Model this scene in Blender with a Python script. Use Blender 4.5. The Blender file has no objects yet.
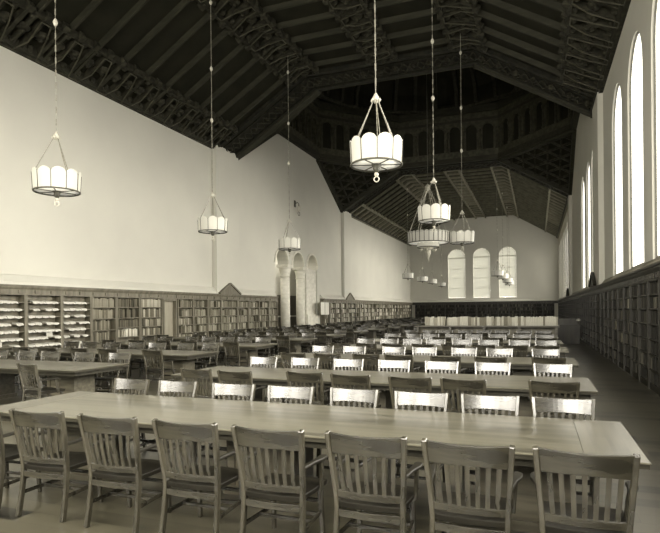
import bpy, math, random
from mathutils import Vector, Matrix
from mathutils.geometry import tessellate_polygon
random.seed(7)
C = bpy.context.scene.collection
PI = math.pi
XL, XR = -15.65, 2.48          # wall faces
Y0, Y1 = -2.6, 71.0            # end walls
JL, JR = -10.6, -2.57          # where the ceiling slopes meet its flat middle
ZS, ZF = 10.45, 13.5           # spring of the slopes, flat middle
CY0, CY1 = 26.3, 43.9          # the crossing under the octagon
WC = (XL + XR) / 2

# ------------------------------------------------------------------ materials
M = {}
def new_mat(name, rough=.5, spec=.5):
    m = bpy.data.materials.new(name); m.use_nodes = True
    b = m.node_tree.nodes['Principled BSDF']
    b.inputs['Roughness'].default_value = rough
    b.inputs['Specular IOR Level'].default_value = spec
    M[name] = m
    return m, m.node_tree, b

def noise_mat(name, c0, c1, scale=(4, 4, 4), rough=.5, spec=.5, detail=4, bump=0, lo=.35, hi=.65, coat=0):
    m, nt, b = new_mat(name, rough, spec)
    tc = nt.nodes.new('ShaderNodeTexCoord'); mp = nt.nodes.new('ShaderNodeMapping')
    mp.inputs['Scale'].default_value = scale
    nz = nt.nodes.new('ShaderNodeTexNoise'); nz.inputs['Scale'].default_value = 1; nz.inputs['Detail'].default_value = detail
    cr = nt.nodes.new('ShaderNodeValToRGB')
    cr.color_ramp.elements[0].position = lo; cr.color_ramp.elements[1].position = hi
    cr.color_ramp.elements[0].color = (*c0, 1); cr.color_ramp.elements[1].color = (*c1, 1)
    L = nt.links.new
    L(tc.outputs['Object'], mp.inputs['Vector']); L(mp.outputs[0], nz.inputs['Vector'])
    L(nz.outputs['Fac'], cr.inputs['Fac']); L(cr.outputs['Color'], b.inputs['Base Color'])
    if bump:
        bp = nt.nodes.new('ShaderNodeBump'); bp.inputs['Strength'].default_value = bump; bp.inputs['Distance'].default_value = .01
        L(nz.outputs['Fac'], bp.inputs['Height']); L(bp.outputs[0], b.inputs['Normal'])
    if coat:
        b.inputs['Coat Weight'].default_value = coat; b.inputs['Coat Roughness'].default_value = .27; b.inputs['Coat IOR'].default_value = 1.85
    return m

noise_mat('wall_plaster', (.545, .535, .475), (.575, .565, .50), (.5, .5, .5), .9, .2, 6)
noise_mat('stone', (.60, .585, .51), (.72, .70, .62), (3, 3, 5), .85, .2, 5, .3)
noise_mat('white_trim', (.66, .65, .58), (.74, .73, .66), (1, 1, 1), .7, .3)
noise_mat('chair_wood_across', (.013, .0115, .007), (.046, .042, .028), (2, 12, 14), .5, .15, 3, coat=1)
noise_mat('chair_wood_upright', (.020, .018, .011), (.062, .056, .038), (14, 14, 1.6), .5, .15, 3, coat=1)
noise_mat('seat_wood_shaded', (.008, .007, .0045), (.020, .018, .012), (2, 12, 14), .5, .25, 3)  # chair wood darkened: shade behind the slats is put into the colour
noise_mat('table_wood_shaded', (.022, .020, .013), (.040, .037, .025), (1.5, 14, 20), .5, .3, 3)  # darker table wood; the shade on upright edges is painted in
noise_mat('table_edge_wood', (.045, .040, .026), (.095, .086, .06), (1.5, 14, 20), .4, .5, 5)
noise_mat('case_wood', (.105, .096, .068), (.17, .156, .115), (6, 6, 1.2), .5, .4, 4)
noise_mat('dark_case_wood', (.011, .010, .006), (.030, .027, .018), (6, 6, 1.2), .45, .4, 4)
noise_mat('ceiling_wood', (.011, .0108, .006), (.018, .0175, .010), (1.2, 1.2, 1.2), .8, .2, 5)
noise_mat('rafter_wood', (.020, .0195, .0115), (.034, .033, .021), (1, 6, 6), .7, .3, 4)
noise_mat('carved_wood', (.013, .0125, .007), (.042, .040, .025), (5, 5, 5), .75, .3, 5, lo=.4, hi=.7)
noise_mat('strap_gilt', (.035, .033, .02), (.065, .062, .04), (4, 4, 4), .6, .4)
noise_mat('drum_wood', (.032, .031, .019), (.065, .062, .040), (4, 4, 4), .7, .3)
noise_mat('far_band_lit', (.16, .153, .11), (.22, .21, .155), (3, 3, 3), .7, .3)  # carved wood lightened; the far hall's light is put into this colour
noise_mat('far_rafter_lit', (.085, .082, .055), (.13, .125, .088), (3, 3, 3), .7, .3)  # lit copy of the rafter wood, brightness painted in for the far hall
noise_mat('truss_wood', (.006, .006, .0032), (.018, .0175, .010), (4, 4, 4), .75, .3)
noise_mat('door_wood', (.27, .25, .19), (.34, .32, .25), (5, 5, 1), .5, .4)
noise_mat('dark_door', (.07, .065, .045), (.10, .09, .065), (5, 5, 1), .5, .4)
noise_mat('iron', (.05, .05, .035), (.10, .095, .07), (9, 9, 9), .5, .5)
noise_mat('chain_link', (.16, .15, .115), (.26, .25, .20), (20, 20, 20), .45, .6)
noise_mat('chain_metal', (.42, .40, .33), (.55, .53, .45), (20, 20, 20), .45, .6)
noise_mat('paper', (.42, .41, .36), (.62, .61, .55), (6, 6, 6), .8, .2)
noise_mat('lining', (.03, .028, .018), (.05, .047, .03), (3, 3, 3), .8, .2)
for n, c in dict(book_dark=(.06, .055, .038), book_brown=(.12, .108, .075), book_grey=(.22, .205, .155), book_pale=(.38, .36, .29), book_cream=(.60, .585, .50)).items():
    noise_mat(n, tuple(v * .85 for v in c), tuple(min(1, v * 1.15) for v in c), (9, 9, 3), .65, .3)

def board_mat(name, c0, c1, board=.11, along='X', rough=.3, length=9, coat=.4, streak=18, var=.45):
    """wooden boards that run along one axis"""
    m, nt, b = new_mat(name, rough, .5)
    L = nt.links.new
    tc = nt.nodes.new('ShaderNodeTexCoord'); mp = nt.nodes.new('ShaderNodeMapping')
    if along == 'Y': mp.inputs['Rotation'].default_value = (0, 0, PI / 2)
    br = nt.nodes.new('ShaderNodeTexBrick'); br.inputs['Scale'].default_value = 1
    br.inputs['Brick Width'].default_value = length; br.inputs['Row Height'].default_value = board
    br.inputs['Mortar Size'].default_value = .0015; br.inputs['Color1'].default_value = (0, 0, 0, 1)
    br.inputs['Color2'].default_value = (1, 1, 1, 1); br.inputs['Mortar'].default_value = (0, 0, 0, 1); br.offset = .37
    m2 = nt.nodes.new('ShaderNodeMapping'); m2.inputs['Scale'].default_value = (1.2, streak, 1) if along == 'X' else (streak, 1.2, 1)
    nz = nt.nodes.new('ShaderNodeTexNoise'); nz.inputs['Scale'].default_value = 1; nz.inputs['Detail'].default_value = 5
    mix = nt.nodes.new('ShaderNodeMath'); mix.operation = 'MULTIPLY_ADD'; mix.inputs[1].default_value = var
    cr = nt.nodes.new('ShaderNodeValToRGB'); cr.color_ramp.elements[0].position = .33; cr.color_ramp.elements[1].position = .92
    cr.color_ramp.elements[0].color = (*c0, 1); cr.color_ramp.elements[1].color = (*c1, 1)
    L(tc.outputs['Object'], mp.inputs['Vector']); L(mp.outputs[0], br.inputs['Vector'])
    L(tc.outputs['Object'], m2.inputs['Vector']); L(m2.outputs[0], nz.inputs['Vector'])
    L(br.outputs['Color'], mix.inputs[0]); L(nz.outputs['Fac'], mix.inputs[2]); L(mix.outputs[0], cr.inputs['Fac'])
    L(cr.outputs['Color'], b.inputs['Base Color'])
    b.inputs['Coat Weight'].default_value = coat; b.inputs['Coat Roughness'].default_value = .25
    return m
board_mat('table_boards', (.038, .035, .024), (.125, .117, .085), .10, 'X', .30, 9, .6)
board_mat('table_boards_across', (.052, .048, .034), (.118, .11, .08), .12, 'Y', .30, 9, .6)
board_mat('floor_boards', (.0015, .0013, .0008), (.085, .078, .053), .22, 'X', .32, 1.3, .15, 5, .75)

def island_mat(name, cols, rough=.7):
    m, nt, b = new_mat(name, rough, .3)
    g = nt.nodes.new('ShaderNodeNewGeometry'); cr = nt.nodes.new('ShaderNodeValToRGB')
    cr.color_ramp.interpolation = 'CONSTANT'
    while len(cr.color_ramp.elements) < len(cols): cr.color_ramp.elements.new(.5)
    for i, c in enumerate(cols):
        cr.color_ramp.elements[i].position = i / len(cols); cr.color_ramp.elements[i].color = (*c, 1)
    nt.links.new(g.outputs['Random Per Island'], cr.inputs['Fac']); nt.links.new(cr.outputs['Color'], b.inputs['Base Color'])
island_mat('books_left', [(.16, .15, .11), (.24, .225, .17), (.11, .10, .07), (.31, .295, .23), (.20, .19, .14), (.13, .12, .085), (.40, .38, .31)])
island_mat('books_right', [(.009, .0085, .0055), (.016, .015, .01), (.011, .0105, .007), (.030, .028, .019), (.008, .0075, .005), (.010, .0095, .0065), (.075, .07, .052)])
island_mat('books_far', [(.10, .09, .065), (.55, .53, .45), (.18, .17, .125), (.08, .075, .05), (.42, .40, .33), (.15, .14, .1)])

def glow_mat(name, col, strength, base=(.8, .79, .70)):
    m, nt, b = new_mat(name, .6, .3)
    b.inputs['Base Color'].default_value = (*base, 1)
    b.inputs['Emission Color'].default_value = (*col, 1); b.inputs['Emission Strength'].default_value = strength
glow_mat('alabaster', (1, .96, .84), .08, (.50, .49, .43))
glow_mat('alabaster_dim', (1, .96, .84), .25)

# thin clear glass
m, nt, b = new_mat('window_glass', .0, .5)
tr = nt.nodes.new('ShaderNodeBsdfTransparent'); gl = nt.nodes.new('ShaderNodeBsdfGlossy'); gl.inputs['Roughness'].default_value = .02
mx = nt.nodes.new('ShaderNodeMixShader'); mx.inputs[0].default_value = .05
nt.links.new(tr.outputs[0], mx.inputs[1]); nt.links.new(gl.outputs[0], mx.inputs[2])
nt.links.new(mx.outputs[0], nt.nodes['Material Output'].inputs['Surface'])
# pale roller blind lit from outside
m, nt, b = new_mat('blind_cloth', .9, .1)
tl = nt.nodes.new('ShaderNodeBsdfTranslucent'); df = nt.nodes.new('ShaderNodeBsdfDiffuse')
tl.inputs['Color'].default_value = (.82, .83, .80, 1); df.inputs['Color'].default_value = (.8, .79, .72, 1)
mx = nt.nodes.new('ShaderNodeMixShader'); mx.inputs[0].default_value = .30
nt.links.new(df.outputs[0], mx.inputs[1]); nt.links.new(tl.outputs[0], mx.inputs[2])
nt.links.new(mx.outputs[0], nt.nodes['Material Output'].inputs['Surface'])

# ------------------------------------------------------------------ mesh builder
class MB:
    def __init__(s): s.v = []; s.f = []; s.sm = []
    def add(s, vs, fs, smooth=False):
        n = len(s.v); s.v += [tuple(p) for p in vs]
        for f in fs: s.f.append(tuple(i + n for i in f)); s.sm.append(smooth)
    def box(s, x0, x1, y0, y1, z0, z1, rot=0, c=None, tilt=None):
        P = [Vector((x, y, z)) for z in (z0, z1) for y in (y0, y1) for x in (x0, x1)]
        if rot or tilt:
            o = Vector(c); R = Matrix.Rotation(rot, 3, 'Z') if rot else tilt
            P = [R @ (p - o) + o for p in P]
        s.add(P, [(0, 2, 3, 1), (4, 5, 7, 6), (0, 1, 5, 4), (2, 6, 7, 3), (0, 4, 6, 2), (1, 3, 7, 5)])
    def bar(s, a, b, w, h, up=(0, 0, 1)):
        a, b = Vector(a), Vector(b); d = (b - a).normalized(); u = Vector(up)
        sd = d.cross(u)
        if sd.length < 1e-4: sd = d.cross(Vector((1, 0, 0)))
        sd.normalize(); u = sd.cross(d)
        P = [p + sd * i * w / 2 + u * j * h / 2 for p in (a, b) for i, j in ((-1, -1), (1, -1), (1, 1), (-1, 1))]
        s.add(P, [(0, 3, 2, 1), (4, 5, 6, 7)] + [(i, (i + 1) % 4, 4 + (i + 1) % 4, 4 + i) for i in range(4)])
    def sweep(s, pts, sec, up=(0, 0, 1), smooth=False, closed=False):
        """sec: list of (side, up) offsets or list of such lists per point"""
        pts = [Vector(p) for p in pts]; n = len(pts); rings = []
        for i, p in enumerate(pts):
            if closed: d = pts[(i + 1) % n] - pts[i - 1]
            else: d = pts[min(i + 1, n - 1)] - pts[max(i - 1, 0)]
            d.normalize(); u = Vector(up); sd = d.cross(u)
            if sd.length < 1e-4: sd = d.cross(Vector((1, 0, 0)))
            sd.normalize(); u = sd.cross(d)
            S = sec[i] if isinstance(sec[0][0], (list, tuple)) else sec
            rings.append([p + sd * a + u * b for a, b in S])
        k = len(rings[0]); V = [q for r in rings for q in r]; F = []
        for i in range(n if closed else n - 1):
            j = (i + 1) % n
            for t in range(k): F.append((i * k + t, i * k + (t + 1) % k, j * k + (t + 1) % k, j * k + t))
        if not closed: F += [tuple(range(k))[::-1], tuple(range((n - 1) * k, n * k))]
        s.add(V, F, smooth)
    def tube(s, pts, r, n=8, **k):
        s.sweep(pts, [(r * math.cos(2 * PI * i / n), r * math.sin(2 * PI * i / n)) for i in range(n)], smooth=True, **k)
    def lathe(s, prof, c=(0, 0, 0), n=16, smooth=True):
        V = []; F = []
        for r, z in prof:
            for i in range(n): V.append((c[0] + r * math.cos(2 * PI * i / n), c[1] + r * math.sin(2 * PI * i / n), c[2] + z))
        for j in range(len(prof) - 1):
            for i in range(n): F.append((j * n + i, j * n + (i + 1) % n, (j + 1) * n + (i + 1) % n, (j + 1) * n + i))
        F += [tuple(range(n))[::-1], tuple(range((len(prof) - 1) * n, len(prof) * n))]
        s.add(V, F, smooth)
    def slab(s, loops, fn, thick):
        """polygon with holes (2D loops) mapped by fn(u,v)->3D and thickened by vector"""
        T = Vector(thick); flat = [p for l in loops for p in l]
        tris = tessellate_polygon([[Vector((p[0], p[1], 0)) for p in l] for l in loops])
        n = len(flat); V = [Vector(fn(*p)) for p in flat]; V += [v + T for v in V]
        F = [tuple(t) for t in tris] + [tuple(i + n for i in t[::-1]) for t in tris]
        o = 0
        for l in loops:
            k = len(l)
            for i in range(k): F.append((o + i, o + (i + 1) % k, n + o + (i + 1) % k, n + o + i))
            o += k
        s.add(V, F)
    def build(s, name, mat, parent=None, bevel=0, recalc=True):
        me = bpy.data.meshes.new(name); me.from_pydata(s.v, [], s.f); me.update()
        me.polygons.foreach_set('use_smooth', s.sm)
        if recalc:
            import bmesh
            bm = bmesh.new(); bm.from_mesh(me); bmesh.ops.recalc_face_normals(bm, faces=bm.faces)
            if bevel:
                es = [e for e in bm.edges if len(e.link_faces) == 2 and e.calc_face_angle(0) > .6]
                bmesh.ops.bevel(bm, geom=es, offset=bevel, segments=1, affect='EDGES', clamp_overlap=True)
            bm.to_mesh(me); bm.free()
        me.materials.append(M[mat])
        o = bpy.data.objects.new(name, me); C.objects.link(o)
        if parent: o.parent = parent
        return o

def empty(name, loc=(0, 0, 0), rz=0):
    o = bpy.data.objects.new(name, None); C.objects.link(o); o.location = loc; o.rotation_euler.z = rz
    o.empty_display_size = .1
    return o
def tag(o, label, cat, group=None, kind=None):
    o['label'] = label; o['category'] = cat
    if group: o['group'] = group
    if kind: o['kind'] = kind
    return o
def struct(o): o['kind'] = 'structure'; return o
def copy_tree(o, loc=None, rz=None):
    kids = list(o.children); c = o.copy(); C.objects.link(c)
    if loc is not None: c.location = loc
    if rz is not None: c.rotation_euler.z = rz
    for ch in kids:
        d = ch.copy(); C.objects.link(d); d.parent = c
        for g in ch.children:
            e = g.copy(); C.objects.link(e); e.parent = d
    return c
ORD = ['first', 'second', 'third', 'fourth', 'fifth', 'sixth', 'seventh', 'eighth', 'ninth', 'tenth', 'eleventh', 'twelfth', 'thirteenth', 'fourteenth', 'fifteenth', 'sixteenth', 'seventeenth', 'eighteenth', 'nineteenth', 'twentieth']
ORD += ['twenty-' + w for w in ORD[:9]] + ['thirtieth'] + ['thirty-' + w for w in ORD[:9]] + ['fortieth'] + ['forty-' + w for w in ORD[:9]] + ['fiftieth'] + ['fifty-' + w for w in ORD[:9]] + ['sixtieth'] + ['sixty-' + w for w in ORD[:9]] + ['seventieth'] + ['seventy-' + w for w in ORD[:9]] + ['eightieth'] + ['eighty-' + w for w in ORD[:9]]

# ------------------------------------------------------------------ floor and walls
b = MB(); b.box(XL - 2.6, XR + .6, Y0 - .4, Y1 + .4, -.12, 0)
struct(b.build('floor', 'floor_boards'))

def arch_loop(u0, u1, z0, z1, n=12):
    r = (u1 - u0) / 2; c = (u0 + u1) / 2
    return [(u0, z0), (u1, z0)] + [(c + r * math.cos(PI * i / n), z1 - r + r * math.sin(PI * i / n)) for i in range(n + 1)]
def side_outline(zb=0): return [(Y0, zb), (Y1, zb), (Y1, ZS), (CY1, ZS), (38.4, ZF), (31.35, ZF), (CY0, ZS), (Y0, ZS)]

WIN_R = [(y, y + 2.3) for y in (-.05, 3.35, 6.75, 10.15 + .0, 15.25 - 3.4 + .0, 15.25, 18.7)]
WIN_R = [(15.25 - 3.42 * k, 17.6 - 3.42 * k) for k in (4, 3, 2, 1)] + [(15.25, 17.6), (18.75, 21.05), (26.75, 28.6), (29.35, 31.6), (32.75, 35.1)] + [(46.4 + 3.4 * k, 48.6 + 3.4 * k) for k in range(7)]
b = MB()
b.slab([side_outline(2.745)] + [arch_loop(y0, y1, 2.93, 9.1 if y0 < 25 else 9.25) for y0, y1 in WIN_R], lambda u, v: (XR, u, v), (.07, 0, 0))
b.box(XR + .2, XR + .4, Y0, Y1, 0, 2.745); b.box(XR, XR + .4, Y0, Y1, 2.70, 2.746)
struct(b.build('wall_right', 'wall_plaster'))
# left wall with three arches
ARCH = [(31.25, 33.15), (33.85, 35.75), (36.35, 38.35)]
bottom = [(Y0, 0), (31.25, 0)]
low = [(Y0, 0), (Y1, 0), (Y1, ZS), (CY1, ZS), (38.4, ZF), (31.35, ZF), (CY0, ZS), (Y0, ZS)]
b = MB()
# one opening from the floor to the capitals that splits into three arch heads above them
def arcs(y0, y1, zsp, n=12):
    r = (y1 - y0) / 2; c = (y0 + y1) / 2
    return [(c - r * math.cos(PI * i / n), zsp + r * math.sin(PI * i / n)) for i in range(n + 1)]
ZSP = 4.95
hole = [(31.25, .02)]
for i, (a, c) in enumerate(ARCH): hole += arcs(a, c, ZSP)
hole += [(38.35, .02)]
b.slab([low, hole], lambda u, v: (XL, u, v), (-.75, 0, 0))
struct(b.build('wall_left', 'wall_plaster'))
# gallery behind the arches
b = MB(); b.box(XL - 2.4, XL - 2.3, 29.5, 40.2, 0, 7); b.box(XL - 2.4, XL - .75, 29.4, 29.5, 0, 7); b.box(XL - 2.4, XL - .75, 40.2, 40.3, 0, 7)
struct(b.build('wall_gallery', 'wall_plaster'))
b = MB(); b.box(XL - 2.4, XL - .75, 29.4, 40.3, 7, 7.1)
struct(b.build('ceiling_gallery', 'wall_plaster'))
b = MB(); b.box(XL - 2.28, XL - 2.2, 32.2, 39.5, 0, 3.0)
g = struct(b.build('door_2', 'dark_door'))
b = MB()
for y in (33.4, 34.6, 35.8, 37.0, 38.2): b.box(XL - 2.2, XL - 2.15, y, y + .9, .25, 1.3); b.box(XL - 2.2, XL - 2.15, y, y + .9, 1.5, 2.8)
b.build('door_panel', 'dark_door', g)
b = MB(); b.box(XL - 2.2, XL - 2.1, 32.2, 39.5, 1.36, 1.46); b.build('door_rail', 'white_trim', g)
# stone columns and the walled-up foot of the third arch
for cy in (33.5, 36.05):
    r0 = empty('column', (XL - .375, cy, 0)); struct(r0)
    s = MB(); s.box(-.36, .36, -.36, .36, 0, .35); s.lathe([(.36, .35), (.37, .42), (.33, .5)], n=20); s.build('column_base', 'stone', r0)
    s = MB(); s.lathe([(.32, .5), (.325, 2), (.31, 4.1)], n=20); s.build('column_shaft', 'stone', r0)
    s = MB(); s.lathe([(.33, 4.1), (.37, 4.16), (.32, 4.22), (.36, 4.45), (.44, 4.75)], n=20); s.box(-.42, .42, -.46, .46, 4.75, 4.95); s.build('capital', 'stone', r0)
b = MB(); b.box(XL - .62, XL - .1, 36.5, 38.34, 0, 4.9); b.box(XL - .62, XL + .06, 36.4, 38.34, 0, 1.55)
struct(b.build('wall_arch_infill', 'stone'))
b = MB()
for (a, c) in ARCH:
    P = [(XL + .02, y, z) for y, z in arcs(a - .05, c + .05, ZSP)]
    b.sweep(P, [(-.06, -.05), (.06, -.05), (.06, .05), (-.06, .05)], up=(1, 0, 0))
struct(b.build('trim_1', 'stone'))

def end_outline(): return [(XL - .1, 0), (XR + .1, 0), (XR + .1, ZS), (XR, ZS), (JR, ZF), (JL, ZF), (XL, ZS), (XL - .1, ZS)]
WIN_E = [(-10.75, -8.5), (-7.6, -5.45), (-4.45, -2.3)]
WIN_F = [(-11.6, -9.3), (-8.2, -5.9), (-4.8, -2.5), (-1.4, .9)]  # unseen, behind the camera; last window added for glints on the window-side chairs
for nm, y, t, ws in (('wall_back', Y1, .3, WIN_E), ('wall_front', Y0, -.3, WIN_F)):
    b = MB(); b.slab([end_outline()] + [arch_loop(x0, x1, 3.2, 9.55) for x0, x1 in ws], lambda u, v: (u, y, v), (0, t, 0))
    struct(b.build(nm, 'wall_plaster'))

# windows
wn = 0
for y0, y1 in WIN_R:
    wn += 1; zt = 9.1 if y0 < 25 else 9.25
    w = empty('window_%d' % wn, (XR + .05, (y0 + y1) / 2, 2.93)); struct(w)
    h = (y1 - y0) / 2; H = zt - 2.93
    lo = arch_loop(-h, h, 0, H); li = arch_loop(-h + .05, h - .05, .05, H - .05)
    b = MB(); b.slab([lo, li], lambda u, v: (0, u, v), (.04, 0, 0)); fr_ = b.build('window_frame', 'iron', w)
    b = MB(); b.slab([li], lambda u, v: (.015, u, v), (.006, 0, 0)); b.build('pane', 'window_glass', fr_)
for yy, sg in ((Y1, 1), (Y0, -1)):
    for x0, x1 in (WIN_E if sg > 0 else WIN_F):
        wn += 1
        w = empty('window_%d' % wn, ((x0 + x1) / 2, yy + sg * .14, 3.2)); struct(w)
        h = (x1 - x0) / 2; H = 6.35
        lo = arch_loop(-h, h, 0, H); li = arch_loop(-h + .07, h - .07, .07, H - .07)
        b = MB(); b.slab([lo, li], lambda u, v: (u, 0, v), (0, sg * .06, 0))
        b.box(-h, h, -.03, .05, H - h - .12, H - h); fr_ = b.build('window_frame', 'white_trim', w)
        b = MB(); b.slab([li], lambda u, v: (u, sg * .04, v), (0, sg * .006, 0)); b.build('pane', 'window_glass', fr_)
        if sg > 0:
            b = MB(); b.slab([arch_loop(-h + .08, h - .08, .1, H - .08)], lambda u, v: (u, .0, v), (0, .012, 0))
            for k in range(1, 4): b.box(-h + .08, h - .08, -.02, 0, 1.25 * k, 1.25 * k + .05)
            b.build('blind', 'blind_cloth', w)

# pilasters beside the crossing
k = 0
for x0, x1 in ((XL, XL + .26), (XR - .2, XR)):
    for y0, y1 in (((24.1, 26.35), (43.9, 45.9)) if x0 < -5 else ((23.6, 25.7), (43.9, 45.9))):
        k += 1; b = MB(); b.box(x0, x1, y0, y1, 2.75, ZS)
        struct(b.build('wall_pilaster' if k == 1 else 'wall_pilaster', 'wall_plaster'))

# sloping ledge above the bookcases
def prism_y(b, prof, y0, y1):
    k = len(prof); V = [(x, y0, z) for x, z in prof] + [(x, y1, z) for x, z in prof]
    b.add(V, [tuple(range(k)), tuple(range(k, 2 * k))[::-1]] + [(i, (i + 1) % k, k + (i + 1) % k, k + i) for i in range(k)])
def prism_x(b, prof, x0, x1):
    k = len(prof); V = [(x0, y, z) for y, z in prof] + [(x1, y, z) for y, z in prof]
    b.add(V, [tuple(range(k)), tuple(range(k, 2 * k))[::-1]] + [(i, (i + 1) % k, k + (i + 1) % k, k + i) for i in range(k)])
FL, FR, FE = -15.36, 2.36, 70.7     # front planes of the bookcases
SEC_L = [(Y0, 31.0), (38.9, Y1)]
tn = 1
for s0, s1 in SEC_L:
    tn += 1; b = MB(); prism_y(b, [(XL, 2.74), (FL - .06, 2.74), (FL - .06, 2.84), (XL + .04, 3.06), (XL, 3.08)], s0, s1)
    struct(b.build('trim_%d' % tn, 'wall_plaster'))
tn += 1; b = MB(); prism_y(b, [(XR, 2.74), (FR + .0, 2.74), (FR + .0, 2.80), (FR + .05, 2.84), (XR - .01, 2.92), (XR, 2.93)], Y0, Y1)
struct(b.build('trim_%d' % tn, 'case_wood'))
tn += 1; b = MB(); prism_x(b, [(Y1, 2.74), (FE + .06, 2.74), (FE + .06, 2.84), (Y1 - .03, 3.0), (Y1, 3.0)], XL, XR)
struct(b.build('trim_%d' % tn, 'wall_plaster'))

# frieze and cornice over the bookcases (moulded, with a row of dentils)
def cornice_y(x, sgn, y0, y1, mat, step):
    """sgn: direction from the front plane into the room"""
    b = MB()
    xb = x - sgn * .30
    def q(d): return x + sgn * d
    b.box(min(xb, q(.0)), max(xb, q(.0)), y0, y1, 2.42, 2.60)
    prism_y(b, [(xb, 2.60), (q(.02), 2.60), (q(.06), 2.66), (q(.06), 2.69), (q(.10), 2.70), (q(.10), 2.74), (xb, 2.74)], y0, y1)
    y = y0 + step / 2
    while y < y1 - step:
        b.box(min(q(0), q(.03)), max(q(0), q(.03)), y, y + step * .45, 2.47, 2.585); y += step
    return b
k = 0
for s0, s1 in SEC_L:
    tn += 1; struct(cornice_y(FL, 1, s0, s1, '', .62).build('trim_%d' % tn, 'case_wood'))
tn += 1; struct(cornice_y(FR, -1, Y0, FE, '', .24).build('trim_%d' % tn, 'dark_case_wood'))
tn += 1
b = MB(); b.box(FL, FR, FE, FE + .28, 2.42, 2.74); b.box(FL, FR, FE - .08, FE, 2.66, 2.74)
struct(b.build('trim_%d' % tn, 'dark_case_wood'))

# ------------------------------------------------------------------ ceiling
PROF = [(XL, ZS), (JL, ZF), (JR, ZF), (XR, ZS)]
def ceiling_part(y0, y1):
    b = MB()
    for (xa, za), (xb, zb) in zip(PROF, PROF[1:]):
        V = [(xa, y0, za), (xb, y0, zb), (xb, y1, zb), (xa, y1, za)]
        V += [(x, y, z + .15) for x, y, z in V]
        b.add(V, [(0, 1, 2, 3), (4, 5, 6, 7), (0, 1, 5, 4), (1, 2, 6, 5), (2, 3, 7, 6), (3, 0, 4, 7)])
    return b
def pz(x):
    if x < JL: return ZS + (ZF - ZS) * (x - XL) / (JL - XL)
    if x > JR: return ZS + (ZF - ZS) * (XR - x) / (XR - JR)
    return ZF
BANDS = [(XL, -14.25, 0), (-11.25, -9.75, 1), (-7.2, -5.9, 0), (-3.45, -2.0, 1), (.95, XR, 0)]
def carved_band(y0, y1, x0, x1, parent):
    """carved strapwork band that runs along the hall: rails, blocks, bosses and zigzag straps"""
    b = MB(); s = MB()
    def P(x, y, d): return (x, y, pz(x) - d)
    xs = [x0, x1] if not (x0 < JL < x1 or x0 < JR < x1) else [x0, JL if x0 < JL < x1 else JR, x1]
    xm = (x0 + x1) / 2
    for x in (x0 + .07, x1 - .07):
        b.bar(P(x, y0, .16), P(x, y1, .16), .14, .22)
    y = y0 + .25; n = 0
    w = (x1 - x0)
    while y < y1 - .3:
        for xa, xb in zip(xs, xs[1:]):
            if y0 < 30 or n % 2 == 0: b.bar(P(xa, y, .12), P(xb, y, .12), .13 if y0 < 30 else .24, .20)
        if y0 > 30: y += .66; n += 1; continue
        c = P(xm, y + .33, .13)
        b.lathe([(.24, .1), (.24, 0), (.17, -.05), (.08, -.07), (.08, -.14), (.01, -.17)], c, 8, False)
        for dx in (-.34, .34):
            c = P(xm + dx * w, y + .33, .14)
            b.lathe([(.13, .1), (.13, -.02), (.05, -.1)], c, 6, False)
        # projecting scrolls on both edges
        for x in (x0, x1):
            if XL + .3 < x < XR - .3 and (y0 < 30 or n % 2 == 0): b.bar(P(x - .10, y, .2), P(x + .10, y, .2), .2, .24)
        if n % 2 == 0 and y + 1.32 < y1:
            q = [(x0 + .12, y), (x0 + .12, y + .44), (xm - .15, y + .66), (x1 - .14, y + .55), (x1 - .14, y + .9), (xm + .1, y + 1.1), (x0 + .12, y + 1.32)]
            for (xa, ya), (xb, yb) in zip(q, q[1:]): s.bar(P(xa, ya, .30), P(xb, yb, .30), .035, .03)
        y += .66; n += 1
    b.build('carved_band', 'carved_wood' if y0 < 20 else 'far_band_lit', parent)
    s.build('strapwork', 'strap_gilt', parent)
for y0, y1 in ((Y0, CY0 - 1.9), (CY1 + 1.6, Y1)):
    ce = ceiling_part(Y0 if y0 < 0 else CY1, CY0 if y0 < 0 else Y1).build('ceiling', 'ceiling_wood'); struct(ce)
    for x0, x1, t in BANDS: carved_band(y0, y1, x0, x1, ce)
    n = int((y1 - y0) / 1.24); y = y1 - .75
    while y > y0 + .3:
        b = MB()
        for (xa, za), (xb, zb) in zip(PROF, PROF[1:]):
            dx, dz = xb - xa, zb - za; L = math.hypot(dx, dz); nx, nz = dz / L, -dx / L
            if nz > 0: nx, nz = -nx, -nz
            b.bar((xa + nx * .10, y, za + nz * .10), (xb + nx * .10, y, zb + nz * .10), .10, .20, up=(nx, 0, nz))
        b.build('rafter', 'rafter_wood' if y0 < 20 else 'far_rafter_lit', ce); y -= 1.24
    # thin boards between the rafters
    b = MB(); y = y1 - .75 - .62
    while y > y0 + .3:
        for (xa, za), (xb, zb) in zip(PROF, PROF[1:]): b.bar((xa, y, za - .03), (xb, y, zb - .03), .05, .08)
        y -= 1.24
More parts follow.
